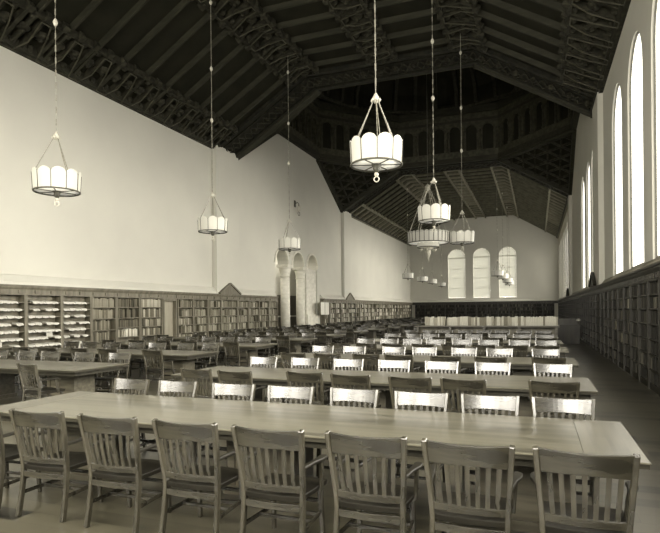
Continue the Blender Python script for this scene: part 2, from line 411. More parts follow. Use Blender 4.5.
# heavy trusses on both sides of the crossing
def truss(y0, y1):
    b = MB()
    for (xa, za), (xb, zb) in zip(PROF, PROF[1:]):
        for ya, yb, d in ((y0, y1, .10), (y0 - .02, y0 + .22, .2), (y1 - .28, y1 + .02, .24), ((y0 + y1) / 2 - .5, (y0 + y1) / 2 + .5, .16)):
            V = [(xa, ya, za), (xb, ya, zb), (xb, yb, zb), (xa, yb, za)]
            V = [(x, y, z - d) for x, y, z in V] + V
            b.add(V, [(0, 1, 2, 3), (4, 5, 6, 7), (0, 1, 5, 4), (1, 2, 6, 5), (2, 3, 7, 6), (3, 0, 4, 7)])
    return b
for i, (y0, y1) in enumerate(((CY0 - 1.9, CY0), (CY1, CY1 + 1.6))):
    t = struct(truss(y0, y1).build('ceiling_truss', 'truss_wood'))
    b = MB(); ym = (y0 + y1) / 2
    for (xa, za), (xb, zb) in zip(PROF, PROF[1:]):
        L = math.hypot(xb - xa, zb - za); n = max(2, int(L / .8))
        for k in range(n):
            P = [Vector((xa + (xb - xa) * u, 0, za + (zb - za) * u - .22)) for u in (k / n, (k + .5) / n, (k + 1) / n)]
            for sg in (-1, 1):
                b.bar(P[0] + Vector((0, ym - sg * .42, 0)), P[1] + Vector((0, ym + sg * .42, 0)), .06, .05); b.bar(P[1] + Vector((0, ym + sg * .42, 0)), P[2] + Vector((0, ym - sg * .42, 0)), .06, .05)
            b.lathe([(.15, .1), (.15, 0), (.05, -.06)], P[1] + Vector((0, ym, 0)), 8, False)
    b.build('strapwork', 'carved_wood', t)

# octagon: squinches, arcaded drum and ribbed dome
OCT = [(XL, 31.35), (XL, 38.4), (JL, CY1), (JR, CY1), (XR, 38.4), (XR, 31.35), (JR, CY0), (JL, CY0)]
Z1, Z2 = ZF, 17.2
def V3(p, z): return Vector((p[0], p[1], z))
for i, (a, c, low_) in enumerate(((OCT[7], OCT[0], (XL, CY0)), (OCT[1], OCT[2], (XL, CY1)), (OCT[3], OCT[4], (XR, CY1)), (OCT[5], OCT[6], (XR, CY0)))):
    b = MB(); P = [V3(a, ZF), V3(c, ZF), V3(low_, ZS)]
    b.add(P + [p + Vector((0, 0, .2)) for p in P], [(0, 1, 2), (3, 4, 5), (0, 1, 4, 3), (1, 2, 5, 4), (2, 0, 3, 5)])
    sq = struct(b.build('ceiling_squinch', 'ceiling_wood'))
    b = MB(); s = MB(); dn = Vector((0, 0, -.14))
    for p, q in ((0, 1), (1, 2), (2, 0)): b.bar(P[p] + dn, P[q] + dn, .42, .34)
    for k in range(1, 6):
        t = k / 6
        s.bar(P[0].lerp(P[2], t) + dn, P[1].lerp(P[2], t) + dn, .12, .16)
        s.bar(P[0].lerp(P[2], t) + dn, P[0].lerp(P[1], t) + dn, .12, .14)
        s.bar(P[1].lerp(P[2], t) + dn, P[1].lerp(P[0], t) + dn, .12, .14)
    b.build('squinch_frame', 'rafter_wood', sq); s.build('squinch_lattice', 'carved_wood', sq)
for i in range(8):
    a, c = OCT[i], OCT[(i + 1) % 8]
    A = Vector((a[0], a[1])); B = Vector((c[0], c[1])); d = (B - A); L = d.length; d.normalize()
    nrm = Vector((-d.y, d.x)); cen = Vector((WC, 35)); mid = (A + B) / 2
    if nrm.dot(cen - mid) < 0: nrm = -nrm           # towards the middle
    b = MB(); b.slab([[(0, Z1), (L, Z1), (L, Z2 + .6), (0, Z2 + .6)]], lambda u, v: (A.x + d.x * u, A.y + d.y * u, v), (-nrm.x * .2, -nrm.y * .2, 0))
    dr = struct(b.build('ceiling_drum', 'ceiling_wood'))
    n = 6; pitch = (L - .5) / n
    holes = [arch_loop(.25 + k * pitch + .22, .25 + (k + 1) * pitch - .22, Z1 + .75, Z1 + 2.75, 8) for k in range(n)]
    off = nrm * .22
    b = MB(); b.slab([[(0, Z1), (L, Z1), (L, Z2), (0, Z2)]] + holes, lambda u, v: (A.x + off.x + d.x * u, A.y + off.y + d.y * u, v), (-nrm.x * .2, -nrm.y * .2, 0))
    b.build('arcade', 'drum_wood', dr)
    for zz, hh, ww in ((Z1 + .05, .34, .7), (Z1 + 3.1, .2, .5), (Z2 + .2, .5, .9)):
        b = MB(); b.bar((A.x, A.y, zz), (B.x, B.y, zz), ww, hh); b.build('cornice', 'rafter_wood', dr)
    b = MB()
    for k in range(n + 1):
        p = A + d * (.25 + k * pitch) + nrm * .30
        b.lathe([(.11, 0), (.13, .1), (.08, .16), (.085, 1.3), (.13, 1.45), (.13, 1.6)], (p.x, p.y, Z1 + .7), 8)
    b.build('colonnette', 'drum_wood', dr)
# dome
b = MB(); R0 = 9.0; NS = 32; Vd = []; ns = 7
def dome_pt(t, a, r=1.0):
    # octagon ring blended to a circle higher up
    k = 8; ao = (a % (2 * PI / k)) - PI / k
    ro = 8.9 * math.cos(PI / k) / math.cos(ao)
    rr = (ro * (1 - t) + 8.4 * t) * math.cos(t * PI / 2 * .93) * r
    return (WC + rr * math.cos(a), 35.1 + rr * math.sin(a), Z2 + .5 + 5.0 * math.sin(t * PI / 2))
for j in range(ns + 1):
    for i in range(NS): Vd.append(dome_pt(j / ns, 2 * PI * i / NS))
F = [(j * NS + i, j * NS + (i + 1) % NS, (j + 1) * NS + (i + 1) % NS, (j + 1) * NS + i) for j in range(ns) for i in range(NS)]
F.append(tuple(range(ns * NS, (ns + 1) * NS)))
b.add(Vd, F); dome = struct(b.build('ceiling_dome', 'ceiling_wood'))
for i in range(NS):
    b = MB(); a = 2 * PI * (i + .5) / NS
    b.sweep([dome_pt(j / ns, a, .985) for j in range(ns + 1)], [(-.13, -.12), (.13, -.12), (.13, .12), (-.13, .12)]); b.build('dome_rib', 'rafter_wood', dome)
b = MB()
for z, r in ((Z2 + .55, 8.7),):
    b.tube([(WC + r * math.cos(2 * PI * i / 16 + PI / 16), 35.1 + r * math.sin(2 * PI * i / 16 + PI / 16), z) for i in range(16)], .22, 6, closed=True)
b.build('ring_beam', 'carved_wood', dome)
# roof shell that closes the corners around the drum
b = MB(); b.box(XL - 2, XR + 1, Y0 - 1, Y1 + 1, 24, 24.2)
b.box(XL - .45, XL - .25, CY0 - 1, CY1 + 1, ZF, 24); b.box(XR + .2, XR + .4, CY0 - 1, CY1 + 1, ZF, 24)
b.box(XL - .45, XR + .4, CY0 - 1.2, CY0 - 1, ZF + .15, 24); b.box(XL - .45, XR + .4, CY1 + 1, CY1 + 1.2, ZF + .15, 24)
struct(b.build('roof', 'ceiling_wood'))
# timber edge following the wall top
for nm, x, s in (('l', XL, 1), ('r', XR, -1)):
    b = MB(); yy = [(Y0, ZS), (CY0, ZS), (31.35, ZF), (38.4, ZF), (CY1, ZS), (Y1, ZS)]
    for (ya, za), (yb, zb) in zip(yy, yy[1:]):
        b.bar((x + s * .12, ya, za - .02), (x + s * .12, yb, zb - .02), .24, .30)
    struct(b.build('ceiling_wall_plate', 'rafter_wood'))

# ------------------------------------------------------------------ bookcases
ZB0, ZB1 = .14, 2.42
def bookcase_parts(w, zs, depth, mat, parts=True, slope=False):
    """local frame: x along the case (0..w), y = depth behind the front (0 = front), z up"""
    r = empty('bookcase')
    if parts:
        for xa, xb, xc, xd in ((0, .045, 0, .06), (w - .045, w, w - .06, w)):
            b = MB(); b.slab([[(xc, -.02), (xd, -.02), (xd, .0), (xb, .0), (xb, depth), (xa, depth), (xa, 0), (xc, 0)] if xa else [(0, -.02), (.06, -.02), (.06, 0), (.045, 0), (.045, depth), (0, depth)]], lambda u, v: (u, v, 0), (0, 0, ZB1))
            b.build('side_panel', mat, r)
        b = MB(); b.box(.045, w - .045, depth - .02, depth, ZB0, ZB1); b.build('back_panel', 'lining' if 'dark' in mat else mat, r)
        b = MB(); b.box(.045, w - .045, .02, depth, 0, ZB0); b.build('plinth', mat, r)
        for z in zs:
            b = MB(); b.box(.047, w - .047, .005, depth - .022, z - .028, z); b.build('shelf', mat, r)
    else:
        b = MB(); b.box(0, .045, 0, depth, 0, ZB1); b.box(w - .045, w, 0, depth, 0, ZB1)
        b.box(.045, w - .045, depth - .02, depth, ZB0, ZB1); b.box(.045, w - .045, .02, depth, 0, ZB0)
        for z in zs: b.box(.045, w - .045, .005, depth - .02, z - .028, z)
        b.build('frame', mat, r)
    return r
books = {'books_left': MB(), 'books_right': MB(), 'books_far': MB()}
def to_world(side, y0, w):
    if side == 'L': return lambda x, d, z: (FL - d, y0 + x, z)     # x runs away along the hall, depth to the wall
    if side == 'R': return lambda x, d, z: (FR + d, y0 + x, z)
    return lambda x, d, z: (y0 + x, FE + d, z)
def put_row(mb, tw, x0, x1, z, hmax, fill=.9, thick=(.025, .06)):
    x = x0
    while x < x1 - .03:
        if random.random() < .04 * (1 - fill) * 10 : x += random.uniform(.05, .25); continue
        t = random.uniform(*thick); h = hmax * random.uniform(.74, .97); d = random.uniform(.02, .05)
        if x + t > x1: break
        p = [tw(xx, dd, zz) for zz in (z + .001, z + h) for dd in (d, d + .17) for xx in (x, x + t - .004)]
        mb.add(p, [(0, 2, 3, 1), (4, 5, 7, 6), (0, 1, 5, 4), (2, 6, 7, 3), (0, 4, 6, 2), (1, 3, 7, 5)])
        x += t
    return
def place_case(side, y0, w, zs, mat, label, cat='bookcase', group=None, parts=True, book=None, thick=(.025, .06), fill=.9):
    r = bookcase_parts(w, zs, .28, mat, parts)
    if side == 'L': r.location = (FL, y0, 0); r.rotation_euler.z = PI / 2        # local x -> +Y, local y -> -X
    elif side == 'R':
        r.location = (FR, y0 + w, 0); r.rotation_euler.z = -PI / 2   # local x -> -Y, local y -> +X
    else: r.location = (y0, FE, 0)
    tag(r, label, cat, group)
    if book:
        tw = to_world(side, y0, w); lev = [ZB0] + list(zs)
        for i, z in enumerate(lev):
            top = (lev[i + 1] - .028 if i + 1 < len(lev) else ZB1)
            put_row(books[book], tw, .06, w - .06, z, min(top - z, .36), fill, thick)
    return r
REG = [ZB0 + .355 * i for i in range(1, 6)] + [2.07]
REG = [.50, .86, 1.24, 1.62, 2.05]
RACK = [2.20 - .235 * k for k in range(8)][::-1]
BAY1 = [.32, .74, 1.17, 1.61, 2.03]
# left wall, nearest first: periodical racks (y edges measured), then book bays, a doorway, more bays
rk = [7.3, 8.7, 10.1, 11.5, 12.87, 14.28, 15.61]
mag0 = None; nmag = 0; nrk = 0
def magazine_proto(w, k):
    rr = random.Random(k); n = 7; b = MB(); top = []; V = []
    t = rr.uniform(.012, .03)
    for j, (d, dz) in enumerate(((.16, .015), (.02, .0), (-.03, -.025), (-.045, -.06))):
        for i in range(n):
            u = i / (n - 1); V.append((u * w, d, dz + .012 * math.sin(u * 7 + k) * (j > 1)))
    V += [(x, y, z + t) for x, y, z in V]; m_ = len(V) // 2; F = []
    for j in range(3):
        for i in range(n - 1):
            a = j * n + i; q = (a, a + 1, a + n + 1, a + n); F += [q[::-1], tuple(p + m_ for p in q)]
    ring = list(range(n)) + [n * 2 - 1, n * 3 - 1, n * 4 - 1] + list(range(n * 4 - 2, n * 3 - 1, -1)) + [n * 2, n]
    for i in range(len(ring)):
        a, c = ring[i], ring[(i + 1) % len(ring)]; F.append((a, c, c + m_, a + m_))
    b.add(V, F)
    return b
mags = []
for k in range(5):
    o = magazine_proto(.24, k).build('periodical', 'paper'); mags.append(o)
used = set()
for i in range(len(rk) - 1):
    y0, w = rk[i], rk[i + 1] - rk[i]
    name = {5: 'rack nearest the book bays', 4: 'second rack from the book bays', 3: 'third rack from the book bays'}.get(i, 'rack out at the end')
    lab = {5: 'oak periodical rack beside the first book bay, strewn with white journals', 4: 'middle oak periodical rack of white journals, second before the book bays', 3: 'oak periodical rack third before the book bays, cut by the picture edge'}.get(i, 'oak periodical rack %s before the book bays, beyond the picture edge' % ORD[5 - i])
    if i < 2: continue
    place_case('L', y0, w, RACK, 'case_wood', lab, 'rack', 'periodical racks along the plain wall')
    tw = to_world('L', y0, w)
    for si, z in enumerate(RACK[::-1]):
        if i < 3: continue
        x = .07; n = 0
        while x < w - .30:
            if random.random() < .2: x += random.uniform(.1, .22); continue
            k = random.randrange(5)
            if k in used: o = mags[k].copy(); C.objects.link(o)
            else: o = mags[k]; used.add(k)
            o.location = tw(x, 0, z + .062); o.rotation_euler = (0, 0, PI / 2)
            o.location.z = z + .004
            n += 1; nmag += 1
            up_ = random.random() < .05
            if up_: o.rotation_euler = (math.radians(78), 0, PI / 2); o.location = tw(x, .06, z + .05)
            tag(o, 'white journal %s along the %s shelf down of the %s' % (ORD[n - 1], ORD[si], name), 'periodical', 'white journals lying on the periodical racks')
            x += .25 + random.uniform(0, .02)
        # grey backs of the stacks behind
# individually built books: three bays after the racks
bays = [(15.62, 1.27, BAY1), (16.9, 1.33, REG), (18.25, 1.42, REG)]
bproto = {}
def book_proto(t, h, mat):
    key = (round(t, 3), round(h, 2), mat)
    if key not in bproto:
        b = MB(); b.box(0, t, 0, .18, 0, h); o = b.build('book', mat, bevel=.003); bproto[key] = [o, False]
    e = bproto[key]
    if e[1]: o = e[0].copy(); C.objects.link(o); return o
    e[1] = True; return e[0]
nb = 0
tone_word = {'book_dark': 'dark', 'book_brown': 'brown', 'book_grey': 'grey', 'book_pale': 'pale', 'book_cream': 'cream-white'}
for bi, (y0, w, zs) in enumerate(bays):
    lab = ['oak bookcase of tall volumes next to the periodical racks', 'oak bookcase with leaning volumes, between two fuller ones', 'oak bookcase of thin spines just before the doorway'][bi]
    place_case('L', y0, w, zs, 'case_wood', lab, 'bookcase', 'oak bookcases along the plain wall')
    tw = to_world('L', y0, w); lev = ([ZB0] if bi else []) + list(zs)
    for li, z in enumerate(lev):
        top = lev[li + 1] - .03 if li + 1 < len(lev) else ZB1
        sh = len(lev) - li
        hm = top - z
        if bi == 0: pal = ['book_grey', 'book_grey', 'book_brown'] if sh < 3 else ['book_brown', 'book_dark', 'book_grey']
        elif bi == 1: pal = ['book_brown', 'book_dark'] if sh < 4 else ['book_cream', 'book_pale', 'book_brown']
        else: pal = ['book_pale', 'book_grey'] if sh == 1 else ['book_grey', 'book_brown', 'book_pale', 'book_dark']
        if sh >= 5: continue
        x = .07; cap = w - .08 if not (bi == 0 and sh >= 3) else w - .36
        while True:
            t = random.choice((.045, .055, .065)); h = round(hm * random.choice((.8, .86, .92)), 2)
            if x + t > cap: break
            if bi == 1 and sh in (1, 2) and random.random() < .05: x += .06; continue
            mt = random.choice(pal); o = book_proto(t - .004, h, mt)
            o.location = tw(x, random.uniform(.02, .04), z + .001); o.rotation_euler = (0, 0, PI / 2)
            if (bi == 1 and sh == 4 and .25 < x < .45) or (bi == 1 and sh == 1 and x > .85 and x < 1.0):
                o.rotation_euler = (0, .22, PI / 2); x += .07
            tag(o, '%s volume upright on the %s shelf down of the %s bookcase past the periodical racks' % (tone_word[mt], ORD[sh - 1], ORD[bi]), 'book', 'books on the %s shelf down of the %s bookcase past the periodical racks' % (ORD[sh - 1], ORD[bi]))
            x += t; nb += 1
# doorway
y0, y1 = 19.74, 20.72
d = empty('door_1', (FL, (y0 + y1) / 2, 0)); struct(d)
b = MB(); b.box(-.30, .0, -.49, -.40, 0, 2.42); b.box(-.30, .0, .40, .49, 0, 2.42); b.box(-.30, 0, -.4, .4, 2.32, 2.42); b.build('door_frame', 'case_wood', d)
b = MB(); b.box(-.22, -.17, -.40, .40, 0, 2.32); leaf = b.build('door_leaf', 'door_wood', d)
b = MB(); b.lathe([(.01, -.02), (.03, -.01), (.03, .01), (.01, .02)], (-.14, -.3, 1.05), 10); b.build('door_handle', 'iron', leaf)
y = 20.76; edges = [20.76, 21.98, 23.2, 24.42, 26.05, 27.3, 28.55, 29.8, 30.98]
for i in range(len(edges) - 1):
    lab = 'oak bookcase under the gabled crest' if i == 3 else 'oak bookcase %s past the doorway on the plain wall' % ORD[i]
    place_case('L', edges[i], edges[i + 1] - edges[i] - .005, REG, 'case_wood', lab, 'bookcase', 'oak bookcases along the plain wall', True, 'books_left')
n = 24; w = (70.4 - 38.95) / n
for i in range(n):
    place_case('L', 38.95 + i * w, w - .005, REG, 'dark_case_wood' if i % 6 == 5 else 'case_wood', 'oak bookcase %s beyond the three arches' % ORD[i], 'bookcase', 'bookcases beyond the arches', i < 4, 'books_far', (.06, .2), .6)
# window side
edges = [CY0 - 2.2 - 1.25 * k for k in range(18)][::-1]
for i in range(len(edges) - 1):
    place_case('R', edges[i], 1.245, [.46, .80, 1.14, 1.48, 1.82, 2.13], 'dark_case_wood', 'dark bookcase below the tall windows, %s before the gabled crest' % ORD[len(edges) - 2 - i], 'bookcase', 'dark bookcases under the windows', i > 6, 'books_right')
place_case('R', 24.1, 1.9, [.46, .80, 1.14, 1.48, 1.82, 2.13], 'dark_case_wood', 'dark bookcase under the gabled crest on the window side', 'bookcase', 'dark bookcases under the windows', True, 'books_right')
y = 26.02; i = 0
while y < 70.4 - 1.3:
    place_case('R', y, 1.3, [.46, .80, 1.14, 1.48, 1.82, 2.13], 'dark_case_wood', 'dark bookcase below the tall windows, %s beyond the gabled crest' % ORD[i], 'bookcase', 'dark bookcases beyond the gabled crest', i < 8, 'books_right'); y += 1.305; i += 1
x = -15.0
for i in range(13):
    place_case('E', x, 1.3, REG, 'dark_case_wood', 'low bookcase on the end wall, %s from the plain wall' % ORD[i], 'bookcase', 'bookcases on the end wall', False, 'books_right', (.05, .16), .7); x += 1.305
for k, o in books.items():
    nm = {'books_left': 'oak cases past the doorway', 'books_right': 'dark cases under the windows', 'books_far': 'distant cases beyond the arches'}[k]
    tag(o.build('books', k, recalc=False), 'many book spines packed on the ' + nm, 'books', None, 'stuff')
# gables
for i, (x, y, s, mat, lab) in enumerate(((FL + .07, 25.25, 1, 'case_wood', 'triangular oak gable crest on the bookcases before the arches'), (FL + .07, 45.2, 1, 'case_wood', 'small triangular oak gable crest on the bookcases beyond the arches'), (FR - .20, 25.3, -1, 'dark_case_wood', 'dark triangular gable crest under the tall windows'), (FR - .20, 45.2, -1, 'dark_case_wood', 'far dark gable crest on the window-side bookcases'))):
    r = empty('gable_crest', (x, y, 2.742)); tag(r, lab, 'gable crest', 'gable crests on the bookcases')
    b = MB(); h = 1.0; prism_x_pts = [(-h, 0), (h, 0), (0, .52)]
    b.slab([prism_x_pts], lambda u, v: (-s * .02, u, v), (-s * .07, 0, 0)); b.build('panel', mat, r)
    b = MB()
    for sg in (-1, 1): b.bar((-s * .02, sg * (h + .06), .03), (-s * .02, 0, .57), .13, .08, up=(0, sg * .5, 1))
    b.build('moulding', mat, r)

# ------------------------------------------------------------------ chairs
def curve_back(x, hw, sag): return -sag * (1 - (x / hw) ** 2)      # middle lies further back
def rect(w, h): return [(-w / 2, -h / 2), (w / 2, -h / 2), (w / 2, h / 2), (-w / 2, h / 2)]
def post_pt(s, z):
    # rear post centre line: upright foot splayed back, back rake above the seat
    if z < .44: y = -.235 - .06 * (1 - z / .44) ** 1.5; x = .243 + .008 * (1 - z / .44)
    else:
        t = (z - .44) / .50; y = -.235 - .095 * t ** 1.25; x = .243 + .036 * t
    return Vector((s * x, y, z))
def back_y(z): return post_pt(1, z).y
def chair_meshes():
    P = []
    # rear posts
    for s in (-1, 1):
        b = MB(); zs = [0, .06, .12, .20, .30, .42, .50, .62, .76, .86, .945]
        b.sweep([post_pt(s, z) for z in zs], rect(.036, .046), up=(0, 1, 0)); P.append(('rear_post', 'chair_wood_upright', b, .005))
    # crest rail
    b = MB(); n = 13; pts = []; secs = []
    for i in range(n):
        u = -1 + 2 * i / (n - 1); x = u * .276; z0 = .79 + .008 * (1 - u * u); z1 = .945 - .012 * (1 - u * u)
        if abs(u) == 1: pass
        zc = (z0 + z1) / 2; pts.append((x, back_y(zc) - .035 * (1 - u * u) + .004, zc)); h = (z1 - z0) / 2; k = -.017
        secs.append([(-.012 + k, -h), (.012 + k, -h), (.012 - k, h), (-.012 - k, h)])
    b.sweep(pts, secs); P.append(('crest_rail', 'chair_wood_across', b, .004))
    # lower back rail
    b = MB(); pts = [(u * .242, back_y(.50) - .03 * (1 - u * u), .50) for u in [-1 + 2 * i / 8 for i in range(9)]]
    b.sweep(pts, rect(.024, .05)); P.append(('back_rail', 'chair_wood_across', b, .004))
    # slats
    for i in range(7):
        u = -.80 + 1.6 * i / 6; b = MB(); pts = []
        for z in (.515, .60, .69, .80):
            t = (z - .515) / .285; x = u * (.226 + .024 * t); y = back_y(z) - (.03 + .004 * t) * (1 - u * u) - .012 * math.sin(PI * t)
            pts.append((x, y, z))
        b.sweep(pts, rect(.030, .011), up=(0, 1, 0)); P.append(('slat', 'chair_wood_upright', b, 0))
    # saddle seat
    b = MB(); nx, ny = 9, 8; V = []
    for lay in (0, 1):
        for j in range(ny):
            for i in range(nx):
                u = -1 + 2 * i / (nx - 1); v = j / (ny - 1); hw = .236 + .028 * math.sin(v * PI / 2)
                y = -.245 - .02 * (1 - u * u) * (1 - v) + v * (.475 + .015 * (1 - u * u)); z = .405 if lay == 0 else .447 - .014 * (1 - u * u) * math.sin(PI * min(1, v * 1.15)) + .004 * math.exp(-(u / .2) ** 2) * v
                V.append((u * hw * (1 if lay else .97), y, z))
    n = nx * ny; F = []
    for j in range(ny - 1):
        for i in range(nx - 1):
            a = j * nx + i; F.append((a, a + nx, a + nx + 1, a + 1)); F.append((n + a, n + a + 1, n + a + nx + 1, n + a + nx))
    ring = list(range(nx)) + [j * nx + nx - 1 for j in range(1, ny)] + [(ny - 1) * nx + i for i in range(nx - 2, -1, -1)] + [j * nx for j in range(ny - 2, 0, -1)]
    for i in range(len(ring)): a, c = ring[i], ring[(i + 1) % len(ring)]; F.append((a, c, c + n, a + n))
    b.add(V, F); P.append(('seat', 'seat_wood_shaded', b, .005))
    # rail below the seat at the back and the aprons
    b = MB(); b.sweep([(u * .236, -.262 + .02 * abs(u), .365) for u in (-1, -.5, 0, .5, 1)], rect(.022, .05)); P.append(('seat_rail', 'chair_wood_across', b, .003))
    # front legs
    for s in (-1, 1):
        b = MB(); b.sweep([(s * .222, .215, 0), (s * .212, .190, .41)], [[(-.016, -.016), (.016, -.016), (.016, .016), (-.016, .016)], [(-.022, -.022), (.022, -.022), (.022, .022), (-.022, .022)]], up=(0, 1, 0)); P.append(('leg', 'chair_wood_upright', b, .004))
    # arms with rounded ends and their supports
    for s in (-1, 1):
        b = MB(); pts = [(s * .258, -.262, .655), (s * .275, -.12, .663), (s * .294, .0, .665), (s * .292, .07, .664), (s * .286, .115, .66)]
        ws = [.036, .042, .066, .068, .03]
        b.sweep(pts, [rect(w, .026) for w in ws]); P.append(('armrest', 'seat_wood_shaded', b, .006))
        b = MB(); b.sweep([(s * .262, .095, .40), (s * .274, .075, .54), (s * .287, .03, .655)], rect(.026, .05), up=(0, 1, 0)); P.append(('arm_support', 'chair_wood_upright', b, .004))
    # stretchers
    for s in (-1, 1):
        b = MB(); b.bar((s * .246, -.275, .20), (s * .217, .203, .20), .018, .032); P.append(('stretcher', 'chair_wood_across', b, .003))
    b = MB(); b.bar((-.225, -.03, .20), (.225, -.03, .20), .018, .03); P.append(('stretcher', 'chair_wood_across', b, .003))
    b = MB(); b.bar((-.218, .2, .17), (.218, .2, .17), .018, .03); P.append(('stretcher', 'chair_wood_across', b, .003))
    b = MB(); b.bar((-.218, .2, .28), (.218, .2, .28), .018, .03); P.append(('stretcher', 'chair_wood_across', b, .003))
    return P
CM = chair_meshes()
chair_full = empty('slat_back_chair')
for nm, mt, b, bv in CM: b.build(nm, mt, chair_full, bv)
bb = MB()
for nm, mt, b, bv in CM:
    if nm in ('stretcher',) and False: continue
    bb.add(b.v, b.f)
chair_simple = bb.build('slat_back_chair', 'chair_wood_across')
used_c = {'full': False, 'simple': False}
nchair = 0
def put_chair(x, y, rz, full, label, group, sc_=1.0):
    global nchair
    nchair += 1
    k = 'full' if full else 'simple'; src = chair_full if full else chair_simple
    if used_c[k]: o = copy_tree(src)
    else: o = src; used_c[k] = True
    o.location = (x, y, 0); o.rotation_euler = (0, 0, rz); o.scale = (1, 1, sc_)
    tag(o, label, 'chair', group)

# ------------------------------------------------------------------ tables
def table(x0, x1, y0, y1, full, label, group, seam=True):
    cx = (x0 + x1) / 2; cy = (y0 + y1) / 2
    r = empty('reading_table', (cx, cy, 0)); tag(r, label, 'table', group)
    L = (x1 - x0) / 2; W = (y1 - y0) / 2
    if full:
        eb = .42
        b = MB(); b.box(-L + eb, L - eb, -W, W, .745, .76); b.build('tabletop', 'table_boards', r, .004)
        for s in (-1, 1):
            b = MB(); a, c = sorted((s * L, s * (L - eb + .001))); b.box(a, c, -W, W, .745, .76); b.build('end_board', 'table_boards_across', r, .004)
        b = MB(); b.box(-L + .008, L - .008, -W + .008, W - .008, .712, .745); b.build('edge_lip', 'table_wood_shaded', r)
    else:
        b = MB(); b.box(-L, L, -W, W, .722, .76); b.build('tabletop', 'table_boards', r)
    b = MB()
    for s in (-1, 1):
        b.box(-L + .10, L - .10, s * (W - .10) - .015, s * (W - .10) + .015, .64, .722)
        b.box(s * (L - .10) - .015, s * (L - .10) + .015, -W + .1, W - .1, .64, .722)
    b.build('apron', 'table_wood_shaded', r)
    for px in (-L + .85, 0, L - .85):
        b = MB(); w, dd = .36, .25
        b.box(px - w, px + w, -dd, dd, .06, .70); b.box(px - w - .04, px + w + .04, -dd - .04, dd + .04, 0, .08)
        for s in (-1, 1):
            b.box(px - w + .0, px - w + .08, s * (dd + .008) - .008, s * (dd + .008) + .008, .08, .64)
            b.box(px + w - .08, px + w, s * (dd + .008) - .008, s * (dd + .008) + .008, .08, .64)
        b.build('pedestal', 'table_edge_wood', r)
    return r
def ji(a): return random.uniform(-a, a)
TY = [4.31, 7.79, 11.3, 14.8, 18.3, 21.7]
G = 'slat-backed reading-room armchairs'
# measured chair centres (near side faces away from the camera, far side faces it)
NEAR = {0: [(-5.02, 0, -.08), (-4.19, -.03, -.10), (-3.39, -.03, -.06), (-2.62, -.02, -.02), (-1.88, -.03, .0), (-1.13, 0, .0), (-.43, -.02, .02), (.27, 0, .05)],
        1: [(-5.0, .05, .12), (-4.26, -.05, .03), (-3.17, .1, .1), (-2.43, 0, .1), (-1.58, -.04, .1), (-.87, -.05, .2), (.20, .05, .1)],
        2: [(-4.85, 0, .1), (-4.1, 0, -.1), (-3.26, .1, .1), (-2.55, 0, .1), (-1.64, 0, .1), (-.81, 0, .1), (.20, .2, .06)]}
FAR = {0: [-5.14, -4.37, -3.52, -2.74, -1.98, -1.19, -.46, .24], 1: [-5.0, -4.14, -3.25, -2.39, -1.56, -.72, .22], 2: [-5.1, -4.25, -3.26, -2.5, -1.6, -.80, .18]}
NOFF = [-.36, -.29, -.45, -.38, -.38, -.38]; FOFF = [-.22, -.10, -.22, -.18, -.18, -.18]
for i, y0 in enumerate(TY):
    y1 = y0 + 1.48; full = i < 4
    table(-5.92, .735, y0, y1, i < 3, ('long oak reading table filling the front of the window-side row' if i == 0 else 'long oak reading table, %s back in the window-side row' % ORD[i]), 'long reading tables')
    nr = NEAR.get(i) or [(-5.1 + .76 * k + ji(.06), ji(.04), ji(.08)) for k in range(8) if random.random() < .9]
    xs = sorted(nr, key=lambda t: -t[0])
    for j, (x, dy, a) in enumerate(xs):
        put_chair(x, y0 + NOFF[i] + dy, -a * .5, full,
                  'slat-backed armchair %s from the window end, near side of the %s window-side table' % (ORD[j], ORD[i]), G, 1.035 if i == 0 else 1.0)
    fr = FAR.get(i) or [-5.1 + .76 * k + ji(.05) for k in range(8)]
    for j, x in enumerate(sorted(fr, reverse=True)):
        put_chair(x, y1 + FOFF[i] + ji(.02), PI + ji(.05), full,
                  'slat-backed armchair %s from the window end, far side of the %s window-side table' % (ORD[j], ORD[i]), G)
